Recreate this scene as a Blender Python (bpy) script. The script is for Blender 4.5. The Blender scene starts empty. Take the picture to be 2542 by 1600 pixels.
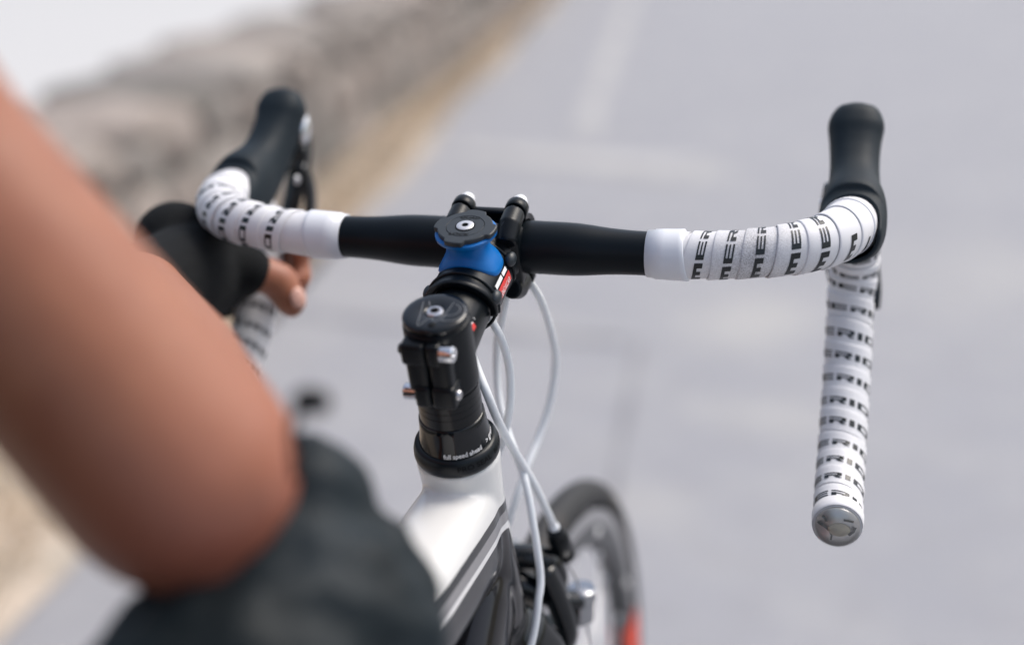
import bpy, bmesh, math, random
import numpy as np
from mathutils import Vector, Matrix

random.seed(7)
rng = np.random.default_rng(7)
sc = bpy.context.scene
col = sc.collection
rad = math.radians

# ------------------------------------------------------------------ camera
cd = bpy.data.cameras.new('camera')
cam = bpy.data.objects.new('camera', cd)
col.objects.link(cam)
Rt = Vector((0.9607, 0.2768, -0.0213)); Fw = Vector((-0.2687, 0.9076, -0.3225)); Up = Vector((-0.0700, 0.3156, 0.9463))
mw = Matrix(((Rt.x, Up.x, -Fw.x), (Rt.y, Up.y, -Fw.y), (Rt.z, Up.z, -Fw.z)))
cam.matrix_world = Matrix.Translation((0.2324, -0.6415, 1.1296)) @ mw.to_quaternion().to_matrix().to_4x4()
cd.lens = 47.2
cd.sensor_width = 36.0
cd.clip_start = 0.01
cd.clip_end = 9000
cd.dof.use_dof = True
cd.dof.focus_distance = 0.775
cd.dof.aperture_fstop = 1.8
cd.dof.aperture_blades = 9
sc.camera = cam

# ------------------------------------------------------------------ sky, sun, exposure
SUN_EL, SUN_AZ = rad(56), rad(48)       # azimuth from +Y (ahead) towards +X
w = bpy.data.worlds.new('World'); sc.world = w; w.use_nodes = True
nt = w.node_tree
bg = nt.nodes['Background']
sky = nt.nodes.new('ShaderNodeTexSky'); sky.sky_type = 'NISHITA'; sky.sun_disc = False
sky.sun_elevation = SUN_EL; sky.sun_rotation = SUN_AZ
sky.air_density = 1.0; sky.dust_density = 4.0; sky.ozone_density = 1.0
hs = nt.nodes.new('ShaderNodeHueSaturation'); hs.inputs['Saturation'].default_value = 0.74
nt.links.new(sky.outputs[0], hs.inputs['Color']); nt.links.new(hs.outputs[0], bg.inputs['Color'])
bg.inputs['Strength'].default_value = 0.14
sl = bpy.data.lights.new('sun', 'SUN'); so = bpy.data.objects.new('sun', sl); col.objects.link(so)
sl.energy = 1.3; sl.angle = rad(30); sl.color = (1.0, 0.95, 0.88)
sd = Vector((math.sin(SUN_AZ) * math.cos(SUN_EL), math.cos(SUN_AZ) * math.cos(SUN_EL), math.sin(SUN_EL)))
so.rotation_euler = sd.to_track_quat('Z', 'Y').to_euler()
sc.view_settings.view_transform = 'Standard'
sc.view_settings.look = 'None'
sc.view_settings.gamma = 1.0
sc.view_settings.exposure = 0.60

# ------------------------------------------------------------------ materials
def mat(name, rgb, rough=0.5, metal=0.0, coat=0.0, noise=None, bump=None, sss=0.0, spec=0.5, transmission=0.0, sheen=0.0):
    m = bpy.data.materials.new(name); m.use_nodes = True
    n = m.node_tree.nodes; l = m.node_tree.links; b = n['Principled BSDF']
    b.inputs['Base Color'].default_value = (*rgb, 1); b.inputs['Roughness'].default_value = rough
    b.inputs['Metallic'].default_value = metal; b.inputs['Coat Weight'].default_value = coat
    b.inputs['Coat Roughness'].default_value = 0.06
    b.inputs['Specular IOR Level'].default_value = spec
    b.inputs['Transmission Weight'].default_value = transmission
    b.inputs['Sheen Weight'].default_value = sheen
    tc = n.new('ShaderNodeTexCoord')
    if noise:            # (scale, second colour, contrast lo, hi)
        t = n.new('ShaderNodeTexNoise'); t.inputs['Scale'].default_value = noise[0]; t.inputs['Detail'].default_value = 6
        l.new(tc.outputs['Object'], t.inputs['Vector'])
        r = n.new('ShaderNodeMapRange'); r.inputs[1].default_value = noise[2]; r.inputs[2].default_value = noise[3]
        l.new(t.outputs['Fac'], r.inputs[0])
        mx = n.new('ShaderNodeMix'); mx.data_type = 'RGBA'
        mx.inputs[6].default_value = (*rgb, 1); mx.inputs[7].default_value = (*noise[1], 1)
        l.new(r.outputs[0], mx.inputs[0]); l.new(mx.outputs[2], b.inputs['Base Color'])
    if bump:             # (scale, strength, distance)
        t = n.new('ShaderNodeTexNoise'); t.inputs['Scale'].default_value = bump[0]; t.inputs['Detail'].default_value = 3
        l.new(tc.outputs['Object'], t.inputs['Vector'])
        bp = n.new('ShaderNodeBump'); bp.inputs['Strength'].default_value = bump[1]; bp.inputs['Distance'].default_value = bump[2]
        l.new(t.outputs['Fac'], bp.inputs['Height']); l.new(bp.outputs[0], b.inputs['Normal'])
    if sss:
        b.inputs['Subsurface Weight'].default_value = sss
        b.inputs['Subsurface Radius'].default_value = (0.010, 0.004, 0.002); b.inputs['Subsurface Scale'].default_value = 1.0
    return m

M = {}
M['anod'] = mat('black_anodised', (0.0030, 0.0050, 0.0070), 0.34, spec=.24, bump=(2500, 0.15, 0.0002))
M['bar'] = mat('black_satin_bar', (0.0025, 0.0055, 0.0085), 0.38, spec=.20, bump=(3000, 0.12, 0.0002))
M['gloss'] = mat('black_gloss', (0.003, 0.005, 0.007), 0.10, coat=0.0, spec=.45)
M['spacer'] = mat('black_spacer', (0.003, 0.0045, 0.006), 0.22, spec=.3)
M['rubber'] = mat('hood_rubber', (0.009, 0.016, 0.022), 0.58, spec=.2, bump=(900, 0.2, 0.0003))
M['seal'] = mat('seal_rubber', (0.003, 0.006, 0.009), 0.33, spec=.3)
M['chrome'] = mat('polished_steel', (0.75, 0.76, 0.78), 0.12, metal=1.0)
M['cast'] = mat('worn_alloy', (0.36, 0.37, 0.39), 0.24, metal=1.0)
M['steel'] = mat('brushed_steel', (0.62, 0.62, 0.64), 0.32, metal=1.0)
M['whitecap'] = mat('white_bolt_cap', (0.75, 0.76, 0.78), 0.3)
M['housing'] = mat('white_housing', (0.76, 0.79, 0.82), 0.33)
M['print'] = mat('black_print', (0.008, 0.012, 0.014), 0.38)
M['wprint'] = mat('white_print', (0.78, 0.78, 0.78), 0.4)
M['line'] = mat('grey_line_print', (0.16, 0.17, 0.18), 0.3)
M['blue'] = mat('blue_plastic', (0.0, 0.130, 0.43), 0.38, spec=.35)
M['red'] = mat('red_print', (0.62, 0.05, 0.045), 0.4)
M['redrim'] = mat('red_sticker', (0.75, 0.06, 0.015), 0.45)
M['mountblack'] = mat('mount_black', (0.017, 0.024, 0.030), 0.45, bump=(1800, 0.2, 0.0002))
M['emboss'] = mat('embossed_black', (0.002, 0.003, 0.004), 0.6, spec=.15)
M['skin'] = mat('skin', (0.315, 0.122, 0.066), 0.46, sss=0.12, noise=(28, (0.25, 0.085, 0.046), 0.40, 0.70), bump=(260, 0.15, 0.0006))
def skin_variation(m):
    n = m.node_tree.nodes; l = m.node_tree.links; b = n['Principled BSDF']; tc = n['Texture Coordinate']
    src = b.inputs['Base Color'].links[0].from_socket
    d = n.new('ShaderNodeVectorMath'); d.operation = 'DISTANCE'; d.inputs[1].default_value = (0.01, -0.245, 0.895); l.new(tc.outputs['Object'], d.inputs[0])
    a = n.new('ShaderNodeMapRange'); a.inputs[1].default_value = .085; a.inputs[2].default_value = .02; a.inputs[4].default_value = .75; l.new(d.outputs['Value'], a.inputs[0])
    mx = n.new('ShaderNodeMix'); mx.data_type = 'RGBA'; l.new(a.outputs[0], mx.inputs[0]); l.new(src, mx.inputs[6]); mx.inputs[7].default_value = (0.27, 0.072, 0.050, 1)
    t = n.new('ShaderNodeTexNoise'); t.inputs['Scale'].default_value = 7; t.inputs['Detail'].default_value = 3; l.new(tc.outputs['Object'], t.inputs['Vector'])
    f = n.new('ShaderNodeMapRange'); f.inputs[1].default_value = .45; f.inputs[2].default_value = .7; f.inputs[4].default_value = .6; l.new(t.outputs['Fac'], f.inputs[0])
    m2 = n.new('ShaderNodeMix'); m2.data_type = 'RGBA'; l.new(f.outputs[0], m2.inputs[0]); l.new(mx.outputs[2], m2.inputs[6]); m2.inputs[7].default_value = (0.37, 0.165, 0.100, 1)
    l.new(m2.outputs[2], b.inputs['Base Color'])
skin_variation(M['skin'])
M['nail'] = mat('nail', (0.62, 0.36, 0.29), 0.25)
M['glove'] = mat('black_knit', (0.006, 0.007, 0.008), 0.9, bump=(700, 0.5, 0.0008), spec=0.2)
M['shorts'] = mat('black_cloth', (0.004, 0.008, 0.010), 0.62, noise=(14, (0.012, 0.021, 0.028), 0.4, 0.65), bump=(60, 0.5, 0.006), spec=.25)
M['jersey'] = mat('charcoal_jersey', (0.03, 0.034, 0.04), 0.8, bump=(90, 0.4, 0.003))
M['hair'] = mat('brown_hair', (0.03, 0.018, 0.01), 0.6, bump=(200, 0.6, 0.004))
M['helmet'] = mat('white_helmet', (0.65, 0.65, 0.66), 0.3, coat=0.4)
M['tyre'] = mat('tyre_rubber', (0.016, 0.017, 0.019), 0.7, noise=(14, (0.040, 0.034, 0.030), 0.5, 0.75))
M['rim'] = mat('rim_black', (0.03, 0.033, 0.037), 0.35)
M['track'] = mat('rim_brake_track', (0.42, 0.42, 0.43), 0.38, metal=0.85)
M['spoke'] = mat('spoke_steel', (0.6, 0.6, 0.61), 0.3, metal=1.0)
M['plug'] = mat('clear_plug', (0.70, 0.70, 0.68), 0.08, metal=0.0, transmission=0.85)
M['saddle'] = mat('saddle_black', (0.012, 0.012, 0.013), 0.5)
M['shoe'] = mat('shoe', (0.5, 0.5, 0.5), 0.5)

# bar tape: white leatherette with fine grain and grey hand dirt
def tape_material():
    m = mat('white_bar_tape', (0.74, 0.74, 0.75), 0.5)
    n = m.node_tree.nodes; l = m.node_tree.links; b = n['Principled BSDF']
    tc = n['Texture Coordinate']
    d = n.new('ShaderNodeTexNoise'); d.inputs['Scale'].default_value = 22; d.inputs['Detail'].default_value = 5
    l.new(tc.outputs['Object'], d.inputs['Vector'])
    g = n.new('ShaderNodeTexNoise'); g.inputs['Scale'].default_value = 1400; g.inputs['Detail'].default_value = 2
    l.new(tc.outputs['Object'], g.inputs['Vector'])
    # grubby where hands rest: a patch on the right-hand tops
    dist = n.new('ShaderNodeVectorMath'); dist.operation = 'DISTANCE'; dist.inputs[1].default_value = (0.158, 0.092, 0.902)
    l.new(tc.outputs['Object'], dist.inputs[0])
    near = n.new('ShaderNodeMapRange'); near.inputs[1].default_value = 0.05; near.inputs[2].default_value = 0.012
    l.new(dist.outputs['Value'], near.inputs[0])
    mr = n.new('ShaderNodeMapRange'); mr.inputs[1].default_value = 0.35; mr.inputs[2].default_value = 0.75
    l.new(d.outputs['Fac'], mr.inputs[0])
    gr = n.new('ShaderNodeMapRange'); gr.inputs[1].default_value = 0.35; gr.inputs[2].default_value = 0.65
    l.new(g.outputs['Fac'], gr.inputs[0])
    mul = n.new('ShaderNodeMath'); mul.operation = 'MULTIPLY'; l.new(near.outputs[0], mul.inputs[0]); l.new(mr.outputs[0], mul.inputs[1])
    mul2 = n.new('ShaderNodeMath'); mul2.operation = 'MULTIPLY_ADD'; l.new(mul.outputs[0], mul2.inputs[0]); l.new(gr.outputs[0], mul2.inputs[1])
    sm = n.new('ShaderNodeMath'); sm.operation = 'MULTIPLY'; l.new(mr.outputs[0], sm.inputs[0]); sm.inputs[1].default_value = 0.16
    l.new(sm.outputs[0], mul2.inputs[2])
    mx = n.new('ShaderNodeMix'); mx.data_type = 'RGBA'; mx.inputs[6].default_value = (0.74, 0.74, 0.76, 1); mx.inputs[7].default_value = (0.16, 0.15, 0.155, 1)
    l.new(mul2.outputs[0], mx.inputs[0]); l.new(mx.outputs[2], b.inputs['Base Color'])
    bp = n.new('ShaderNodeBump'); bp.inputs['Strength'].default_value = 0.35; bp.inputs['Distance'].default_value = 0.0003
    l.new(g.outputs['Fac'], bp.inputs['Height']); l.new(bp.outputs[0], b.inputs['Normal'])
    return m
M['tape'] = tape_material()
M['fintape'] = mat('white_finishing_tape', (0.70, 0.72, 0.76), 0.30)

# frame paint scheme, in side view: white top, black pinstripe, grey flank, white arch, black below
def frame_material():
    m = mat('frame_paint', (0.78, 0.78, 0.76), 0.16, coat=0.0, spec=.45)
    n = m.node_tree.nodes; l = m.node_tree.links; b = n['Principled BSDF']; tc = n['Texture Coordinate']
    sx = n.new('ShaderNodeSeparateXYZ'); l.new(tc.outputs['Object'], sx.inputs[0])
    def math_(op, a, c=None, d=None):
        q = n.new('ShaderNodeMath'); q.operation = op
        for i, v in enumerate((a, c, d)):
            if v is None: continue
            if isinstance(v, (int, float)): q.inputs[i].default_value = v
            else: l.new(v, q.inputs[i])
        return q.outputs[0]
    y, z = sx.outputs['Y'], sx.outputs['Z']
    d1 = math_('SUBTRACT', 0.7610, z)
    t = math_('SUBTRACT', 0.7516, z)
    d2 = math_('SUBTRACT', math_('MULTIPLY_ADD', t, 0.47, 0.054), y)
    d = math_('SMOOTH_MIN', d1, d2, 0.010)
    black = math_('GREATER_THAN', d, 0.0040)
    white2 = math_('GREATER_THAN', d, 0.0)
    flank = math_('LESS_THAN', z, 0.7690)
    pin = math_('LESS_THAN', z, 0.7755)
    front = math_('LESS_THAN', y, 0.064)
    pin = math_('MULTIPLY', pin, 1.0)
    def mix(f, a, c):
        q = n.new('ShaderNodeMix'); q.data_type = 'RGBA'; l.new(f, q.inputs[0])
        for i, v in ((6, a), (7, c)):
            if isinstance(v, tuple): q.inputs[i].default_value = (*v, 1)
            else: l.new(v, q.inputs[i])
        return q.outputs[2]
    c = mix(pin, (0.73, 0.73, 0.715), (0.012, 0.013, 0.015))
    c = mix(flank, c, (0.24, 0.237, 0.245))
    c = mix(white2, c, (0.73, 0.73, 0.73))
    c = mix(black, c, (0.008, 0.008, 0.010))
    l.new(c, b.inputs['Base Color'])
    return m
M['frame'] = frame_material()

# ------------------------------------------------------------------ helpers
def new_obj(name, me, material, parent=None, smooth=True):
    o = bpy.data.objects.new(name, me); col.objects.link(o)
    if material is not None and not me.materials: me.materials.append(material)
    if smooth:
        me.polygons.foreach_set('use_smooth', [True] * len(me.polygons))
    if parent is not None:
        o.parent = parent
        if parent.type == 'EMPTY': o.matrix_parent_inverse = Matrix.Translation(-parent.location)
    me.update()
    return o

def obj(name, vf, material, parent=None, smooth=True, flat_angle=None):
    me = bpy.data.meshes.new(name); me.from_pydata([tuple(v) for v in vf[0]], [], [tuple(f) for f in vf[1]])
    bm = bmesh.new(); bm.from_mesh(me); bmesh.ops.recalc_face_normals(bm, faces=bm.faces[:]); bm.to_mesh(me); bm.free()
    o = new_obj(name, me, material, parent, smooth)
    if flat_angle: me.set_sharp_from_angle(angle=rad(flat_angle))
    return o

def tag(o, label=None, cat=None, group=None, kind=None):
    if label: o['label'] = label
    if cat: o['category'] = cat
    if group: o['group'] = group
    if kind: o['kind'] = kind
    return o

def thing(name, loc, label, cat):
    e = bpy.data.objects.new(name, None); col.objects.link(e); e.location = loc; e.empty_display_size = 0.1
    return tag(e, label, cat)

def join(*parts):
    V, F = [], []
    for v, f in parts:
        b = len(V); V += [tuple(p) for p in v]; F += [tuple(i + b for i in q) for q in f]
    return V, F

def xf(vf, fn): return [fn(p) for p in vf[0]], vf[1]

def spline(pts, n):
    """Catmull-Rom through pts, resampled at n points of equal arc length."""
    P = np.array(pts, float); P = np.vstack([2 * P[0] - P[1], P, 2 * P[-1] - P[-2]])
    out = []
    for i in range(1, len(P) - 2):
        p0, p1, p2, p3 = P[i - 1:i + 3]
        for t in np.linspace(0, 1, 24, endpoint=False):
            out.append(.5 * ((2 * p1) + (-p0 + p2) * t + (2 * p0 - 5 * p1 + 4 * p2 - p3) * t * t + (-p0 + 3 * p1 - 3 * p2 + p3) * t ** 3))
    out.append(P[-2]); out = np.array(out)
    s = np.concatenate([[0], np.cumsum(np.linalg.norm(np.diff(out[:, :3], axis=0), axis=1))])
    q = np.linspace(0, s[-1], n)
    return np.stack([np.interp(q, s, out[:, k]) for k in range(out.shape[1])], 1)

def frames(P, n0):
    T = np.gradient(P, axis=0); T /= np.linalg.norm(T, axis=1)[:, None]
    N = np.zeros_like(P); n = np.array(n0, float)
    for i in range(len(P)):
        n = n - T[i] * (n @ T[i]); n /= np.linalg.norm(n); N[i] = n
    return T, N, np.cross(T, N)

def tube(pts, r, seg=16, n=None, caps=True, n0=None, flat=1.0):
    """Round (or flattened) tube along pts; r a number or a list given at pts."""
    pts = np.array(pts, float)
    if np.isscalar(r): rr = np.full(len(pts), r)
    else: rr = np.array(r, float)
    A = np.hstack([pts, rr[:, None]])
    if n: A = spline(A, n)
    P, rr = A[:, :3], A[:, 3]
    t0 = P[1] - P[0]
    if n0 is None: n0 = (0, 0, 1) if abs(t0[2]) < .8 * np.linalg.norm(t0) else (1, 0, 0)
    T, N, B = frames(P, n0)
    V, F = [], []
    for i in range(len(P)):
        for k in range(seg):
            a = 2 * math.pi * k / seg
            V.append(P[i] + rr[i] * (math.cos(a) * N[i] + flat * math.sin(a) * B[i]))
    for i in range(len(P) - 1):
        for k in range(seg):
            k2 = (k + 1) % seg; F.append((i * seg + k, i * seg + k2, (i + 1) * seg + k2, (i + 1) * seg + k))
    if caps:
        F.append(tuple(range(seg))); F.append(tuple(range((len(P) - 1) * seg, len(P) * seg)))
    return V, F

def lathe(profile, seg=48, axis='z', close=False):
    V, F = [], []; n = len(profile)
    for r, h in profile:
        for k in range(seg):
            a = 2 * math.pi * k / seg; c, s = r * math.cos(a), r * math.sin(a)
            V.append({'z': (c, s, h), 'x': (h, c, s), 'y': (c, h, s)}[axis])
    for i in range(n if close else n - 1):
        j = (i + 1) % n
        for k in range(seg):
            k2 = (k + 1) % seg; F.append((i * seg + k, i * seg + k2, j * seg + k2, j * seg + k))
    if not close:
        if profile[0][0] > 1e-6: F.append(tuple(range(seg)))
        if profile[-1][0] > 1e-6: F.append(tuple(range((n - 1) * seg, n * seg)))
    return V, F

def box(x0, x1, y0, y1, z0, z1, bev=0.0, segs=2):
    bm = bmesh.new(); bmesh.ops.create_cube(bm, size=1)
    for v in bm.verts: v.co = Vector(((x0 + x1) / 2 + v.co.x * (x1 - x0), (y0 + y1) / 2 + v.co.y * (y1 - y0), (z0 + z1) / 2 + v.co.z * (z1 - z0)))
    if bev: bmesh.ops.bevel(bm, geom=bm.edges[:], offset=bev, segments=segs, profile=0.5, affect='EDGES')
    r = [tuple(v.co) for v in bm.verts], [tuple(v.index for v in f.verts) for f in bm.faces]
    bm.verts.index_update(); r = [tuple(v.co) for v in bm.verts], [tuple(v.index for v in f.verts) for f in bm.faces]
    bm.free(); return r

def ball(c, rx, ry=None, rz=None, u=20, v=12):
    ry = ry or rx; rz = rz or rx; V, F = [], []
    for i in range(v + 1):
        t = math.pi * i / v
        for k in range(u):
            a = 2 * math.pi * k / u
            V.append((c[0] + rx * math.sin(t) * math.cos(a), c[1] + ry * math.sin(t) * math.sin(a), c[2] + rz * math.cos(t)))
    for i in range(v):
        for k in range(u):
            k2 = (k + 1) % u; F.append((i * u + k, i * u + k2, (i + 1) * u + k2, (i + 1) * u + k))
    return V, F

def capsule(a, b, ra, rb, seg=20):
    a, b = np.array(a, float), np.array(b, float); d = b - a; L = np.linalg.norm(d); d /= L
    P, R = [], []
    for t in np.linspace(0.02, 1, 6): P.append(a - d * ra * math.cos(t * math.pi / 2)); R.append(max(ra * math.sin(t * math.pi / 2), 1e-4))
    for t in np.linspace(0, .98, 6): P.append(b + d * rb * math.sin(t * math.pi / 2)); R.append(max(rb * math.cos(t * math.pi / 2), 1e-4))
    return tube(P, R, seg)

def fused(name, parts, voxel, material, parent=None, smooth=4, factor=0.5):
    """One continuous skin over overlapping shapes."""
    me = bpy.data.meshes.new(name + '_raw'); V, F = join(*parts); me.from_pydata(V, [], F)
    bm = bmesh.new(); bm.from_mesh(me); bmesh.ops.recalc_face_normals(bm, faces=bm.faces[:]); bm.to_mesh(me); bm.free()
    o = bpy.data.objects.new(name + '_raw', me); col.objects.link(o)
    r = o.modifiers.new('r', 'REMESH'); r.mode = 'VOXEL'; r.voxel_size = voxel
    s = o.modifiers.new('s', 'SMOOTH'); s.iterations = smooth; s.factor = factor
    dg = bpy.context.evaluated_depsgraph_get()
    m2 = bpy.data.meshes.new_from_object(o.evaluated_get(dg)); m2.name = name
    bpy.data.objects.remove(o); bpy.data.meshes.remove(me)
    m2.materials.clear()
    return new_obj(name, m2, material, parent)

def text_mesh(body, size, subdiv=2, bold=0.0):
    """Flat lettering as (verts, faces) in the xy plane, starting at x = 0."""
    cu = bpy.data.curves.new('lettering', 'FONT'); cu.body = body; cu.size = size; cu.resolution_u = 3; cu.offset = bold * size
    o = bpy.data.objects.new('lettering', cu); col.objects.link(o)
    dg = bpy.context.evaluated_depsgraph_get(); me = bpy.data.meshes.new_from_object(o.evaluated_get(dg))
    bpy.data.objects.remove(o); bpy.data.curves.remove(cu)
    bm = bmesh.new(); bm.from_mesh(me); bmesh.ops.triangulate(bm, faces=bm.faces[:])
    if subdiv: bmesh.ops.subdivide_edges(bm, edges=bm.edges[:], cuts=subdiv, use_grid_fill=True)
    bm.verts.index_update()
    r = [tuple(v.co) for v in bm.verts], [tuple(v.index for v in f.verts) for f in bm.faces]
    bm.free(); bpy.data.meshes.remove(me); return r

def stroke(pts, wd):
    """Flat ribbon in the xy plane along pts."""
    V, F = [], []; pts = np.array(pts, float)
    T = np.gradient(pts, axis=0); T /= np.linalg.norm(T, axis=1)[:, None]
    for p, t in zip(pts, T):
        nn = np.array([-t[1], t[0]]) * wd / 2; V.append((*(p + nn), 0)); V.append((*(p - nn), 0))
    for i in range(len(pts) - 1): F.append((2 * i, 2 * i + 1, 2 * i + 3, 2 * i + 2))
    return V, F

# steering frame: origin at the stem top cap, z along the steerer, y forward across it
CAP = np.array([0, 0, 0.9018]); TA = rad(17)
def S(p):
    x, y, z = p
    return (x, y * math.cos(TA) - z * math.sin(TA), CAP[2] + y * math.sin(TA) + z * math.cos(TA))
def SS(vf): return xf(vf, S)
BARY, BARZ = 0.1043, -0.0204

# ------------------------------------------------------------------ setting
def grid_sheet(x0, x1, y0, y1, nx, ny, zf):
    V = [(x, y, zf(x, y)) for y in np.linspace(y0, y1, ny + 1) for x in np.linspace(x0, x1, nx + 1)]
    F = [(j * (nx + 1) + i, j * (nx + 1) + i + 1, (j + 1) * (nx + 1) + i + 1, (j + 1) * (nx + 1) + i) for j in range(ny) for i in range(nx)]
    return V, F

RD = Vector((-0.166, 1, 0)).normalized()          # road direction
RN = Vector((RD.y, -RD.x, 0))                     # to its right
RO = Vector((-1.545, 3.56, 0))                    # a point on the left road edge
def rp(a, b, z): q = RO + RD * a + RN * b; return (q.x, q.y, z)

def road_material():
    m = mat('asphalt', (0.185, 0.186, 0.20), 0.85)
    n = m.node_tree.nodes; l = m.node_tree.links; b = n['Principled BSDF']; tc = n['Texture Coordinate']
    def noise(scale, det):
        t = n.new('ShaderNodeTexNoise'); t.inputs['Scale'].default_value = scale; t.inputs['Detail'].default_value = det
        l.new(tc.outputs['Object'], t.inputs['Vector']); return t.outputs['Fac']
    def rng_(v, a, c, lo=0., hi=1.):
        r = n.new('ShaderNodeMapRange'); r.inputs[1].default_value = a; r.inputs[2].default_value = c; r.inputs[3].default_value = lo; r.inputs[4].default_value = hi
        l.new(v, r.inputs[0]); return r.outputs[0]
    def mix(f, a, c):
        q = n.new('ShaderNodeMix'); q.data_type = 'RGBA'; l.new(f, q.inputs[0])
        for i, v in ((6, a), (7, c)):
            if isinstance(v, tuple): q.inputs[i].default_value = (*v, 1)
            else: l.new(v, q.inputs[i])
        return q.outputs[2]
    c = mix(rng_(noise(1.3, 4), .35, .7), (0.238, 0.246, 0.282), (0.280, 0.286, 0.320))
    c = mix(rng_(noise(4.5, 5), .42, .72, 0, .75), c, (0.345, 0.345, 0.355))
    c = mix(rng_(noise(11, 4), .48, .70, 0, .6), c, (0.215, 0.217, 0.24))
    c = mix(rng_(noise(240, 3), .35, .65), c, (0.32, 0.32, 0.33))
    # worn pale patches where grit lies
    for (px, py, rx, ry, amt) in ((-0.62, 4.42, .26, .20, .8), (-1.12, 4.56, .55, .14, .45), (-0.10, 2.68, .18, .26, .55), (0.02, 2.05, .2, .12, .3), (0.45, 3.2, .35, .5, .25), (-.9, 2.6, .5, .08, .22), (-.2, 1.6, .12, .1, .3)):
        mp = n.new('ShaderNodeMapping'); mp.vector_type = 'TEXTURE'; mp.inputs['Location'].default_value = (px, py, 0); mp.inputs['Scale'].default_value = (rx, ry, 1)
        mp.inputs['Rotation'].default_value = (0, 0, -0.2)
        l.new(tc.outputs['Object'], mp.inputs['Vector'])
        ln = n.new('ShaderNodeVectorMath'); ln.operation = 'LENGTH'; l.new(mp.outputs[0], ln.inputs[0])
        f = rng_(ln.outputs['Value'], 1.25, .35, 0, amt)
        c = mix(f, c, (0.43, 0.42, 0.40))
    l.new(c, b.inputs['Base Color'])
    bp = n.new('ShaderNodeBump'); bp.inputs['Strength'].default_value = 0.6; bp.inputs['Distance'].default_value = 0.004
    l.new(noise(220, 3), bp.inputs['Height']); l.new(bp.outputs[0], b.inputs['Normal'])
    return m

rV, rF = [], []
for i, a in enumerate(np.linspace(-30, 90, 61)):
    for bb in (0.0, 1.5, 3.0, 4.5, 6.2): rV.append(rp(a, bb + (0.04 * math.sin(a * 2.1) if bb == 0 else 0), 0.0))
for i in range(60):
    for k in range(4): rF.append((i * 5 + k, i * 5 + k + 1, i * 5 + 6 + k, i * 5 + 5 + k))
tag(obj('road', (rV, rF), road_material(), smooth=False), kind='structure')

def marking_material():
    m = mat('worn_road_paint', (0.29, 0.29, 0.305), 0.8, noise=(5, (0.46, 0.45, 0.435), 0.38, 0.66)); return m
mk = []
for a0, a1, b0, b1 in ((1.3, 9.5, 0.63, 0.73),):
    V = []; F = []
    for i, a in enumerate(np.linspace(a0, a1, 30)):
        V += [rp(a, b0 + .012 * math.sin(3 * a), 0.004), rp(a, b1 + .015 * math.sin(4 * a + 1), 0.004)]
        if i: F.append((2 * i - 2, 2 * i - 1, 2 * i + 1, 2 * i))
    mk.append((V, F))
tag(obj('road_marking', join(*mk), marking_material(), smooth=False), kind='structure')
V, F = [], []
for i, t in enumerate(np.linspace(0, 1, 26)):              # the cross bar of the worn bay marking
    x = -1.50 + .98 * t; y = 4.62 - .20 * t; hw = .10 + .07 * t + .012 * math.sin(9 * t)
    V += [(x, y - hw, .0055), (x, y + hw, .0055)]
    if i: F.append((2 * i - 2, 2 * i - 1, 2 * i + 1, 2 * i))
tag(obj('road_marking', (V, F), marking_material(), smooth=False), kind='structure')
V, F = [], []
for i, t in enumerate(np.linspace(0, 1, 30)):              # transverse joint in the surface
    x = -1.45 + 1.05 * t; y = 2.475 - .02 * t + .01 * math.sin(13 * t); hw = .010 + .005 * math.sin(21 * t)
    V += [(x, y - hw, .004), (x, y + hw, .004)]
    if i: F.append((2 * i - 2, 2 * i - 1, 2 * i + 1, 2 * i))
tag(obj('road_joint', (V, F), mat('joint_tar', (0.20, 0.20, 0.22), 0.7), smooth=False), kind='structure')
V, F = [], []
for i, a in enumerate(np.linspace(-2.6, -.6, 24)):           # a narrow sealed crack running along the lane
    q = Vector((-.236 + (a + 2.6) * -.06, 1.55 + (a + 2.6) * .45, .004)); ww = .006 + .004 * math.sin(7 * a)
    V += [(q.x - ww, q.y, .004), (q.x + ww, q.y, .004)]
    if i: F.append((2 * i - 2, 2 * i - 1, 2 * i + 1, 2 * i))
tag(obj('road_crack_seal', (V, F), mat('crack_seal', (0.19, 0.19, 0.205), 0.7), smooth=False), kind='structure')

# verge of dry grass between the road and the parapet, then the drop to the water
def verge_z(a, b): return 0.02 + 0.05 * (0.5 + 0.5 * math.sin(a * 1.7 + b * 5)) * min(1, max(0, -b) * 3)
V, F = [], []
bl = np.linspace(0.02, -0.95, 8)
for a in np.linspace(-30, 90, 241):
    for bb in bl: V.append(rp(a, bb + (0.04 * math.sin(a * 2.1) if bb == bl[0] else 0), verge_z(a, bb) if bb < 0 else 0.006))
for i in range(240):
    for k in range(7): F.append((i * 8 + k, i * 8 + k + 1, i * 8 + 9 + k, i * 8 + 8 + k))
tag(obj('verge', (V, F), mat('dry_verge_soil', (0.47, 0.40, 0.33), 0.95, noise=(6, (0.38, 0.335, 0.28), .4, .65), bump=(40, .6, .02))), kind='structure')
gm = mat('dry_grass_blades', (0.64, 0.52, 0.38), 0.8, noise=(5, (0.54, 0.46, 0.36), .4, .65))
V, F = [], []
for i in range(16000):
    a = random.uniform(-3.5, 13); bb = -abs(random.gauss(.09, .09)) if random.random() < .7 else random.uniform(-.48, -.02)
    if bb < -.5: continue
    x, y, _ = rp(a, bb, 0); z = verge_z(a, bb) - .01; h = random.uniform(.02, .06); t = random.uniform(0, 6.28); wd = random.uniform(.0015, .004)
    lx, ly = random.gauss(0, .03), random.gauss(0, .03); k = len(V)
    V += [(x - wd * math.cos(t), y - wd * math.sin(t), z), (x + wd * math.cos(t), y + wd * math.sin(t), z), (x + lx * .5, y + ly * .5, z + h * .65), (x + lx, y + ly, z + h)]
    F += [(k, k + 1, k + 2), (k, k + 2, k + 3)]
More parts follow.
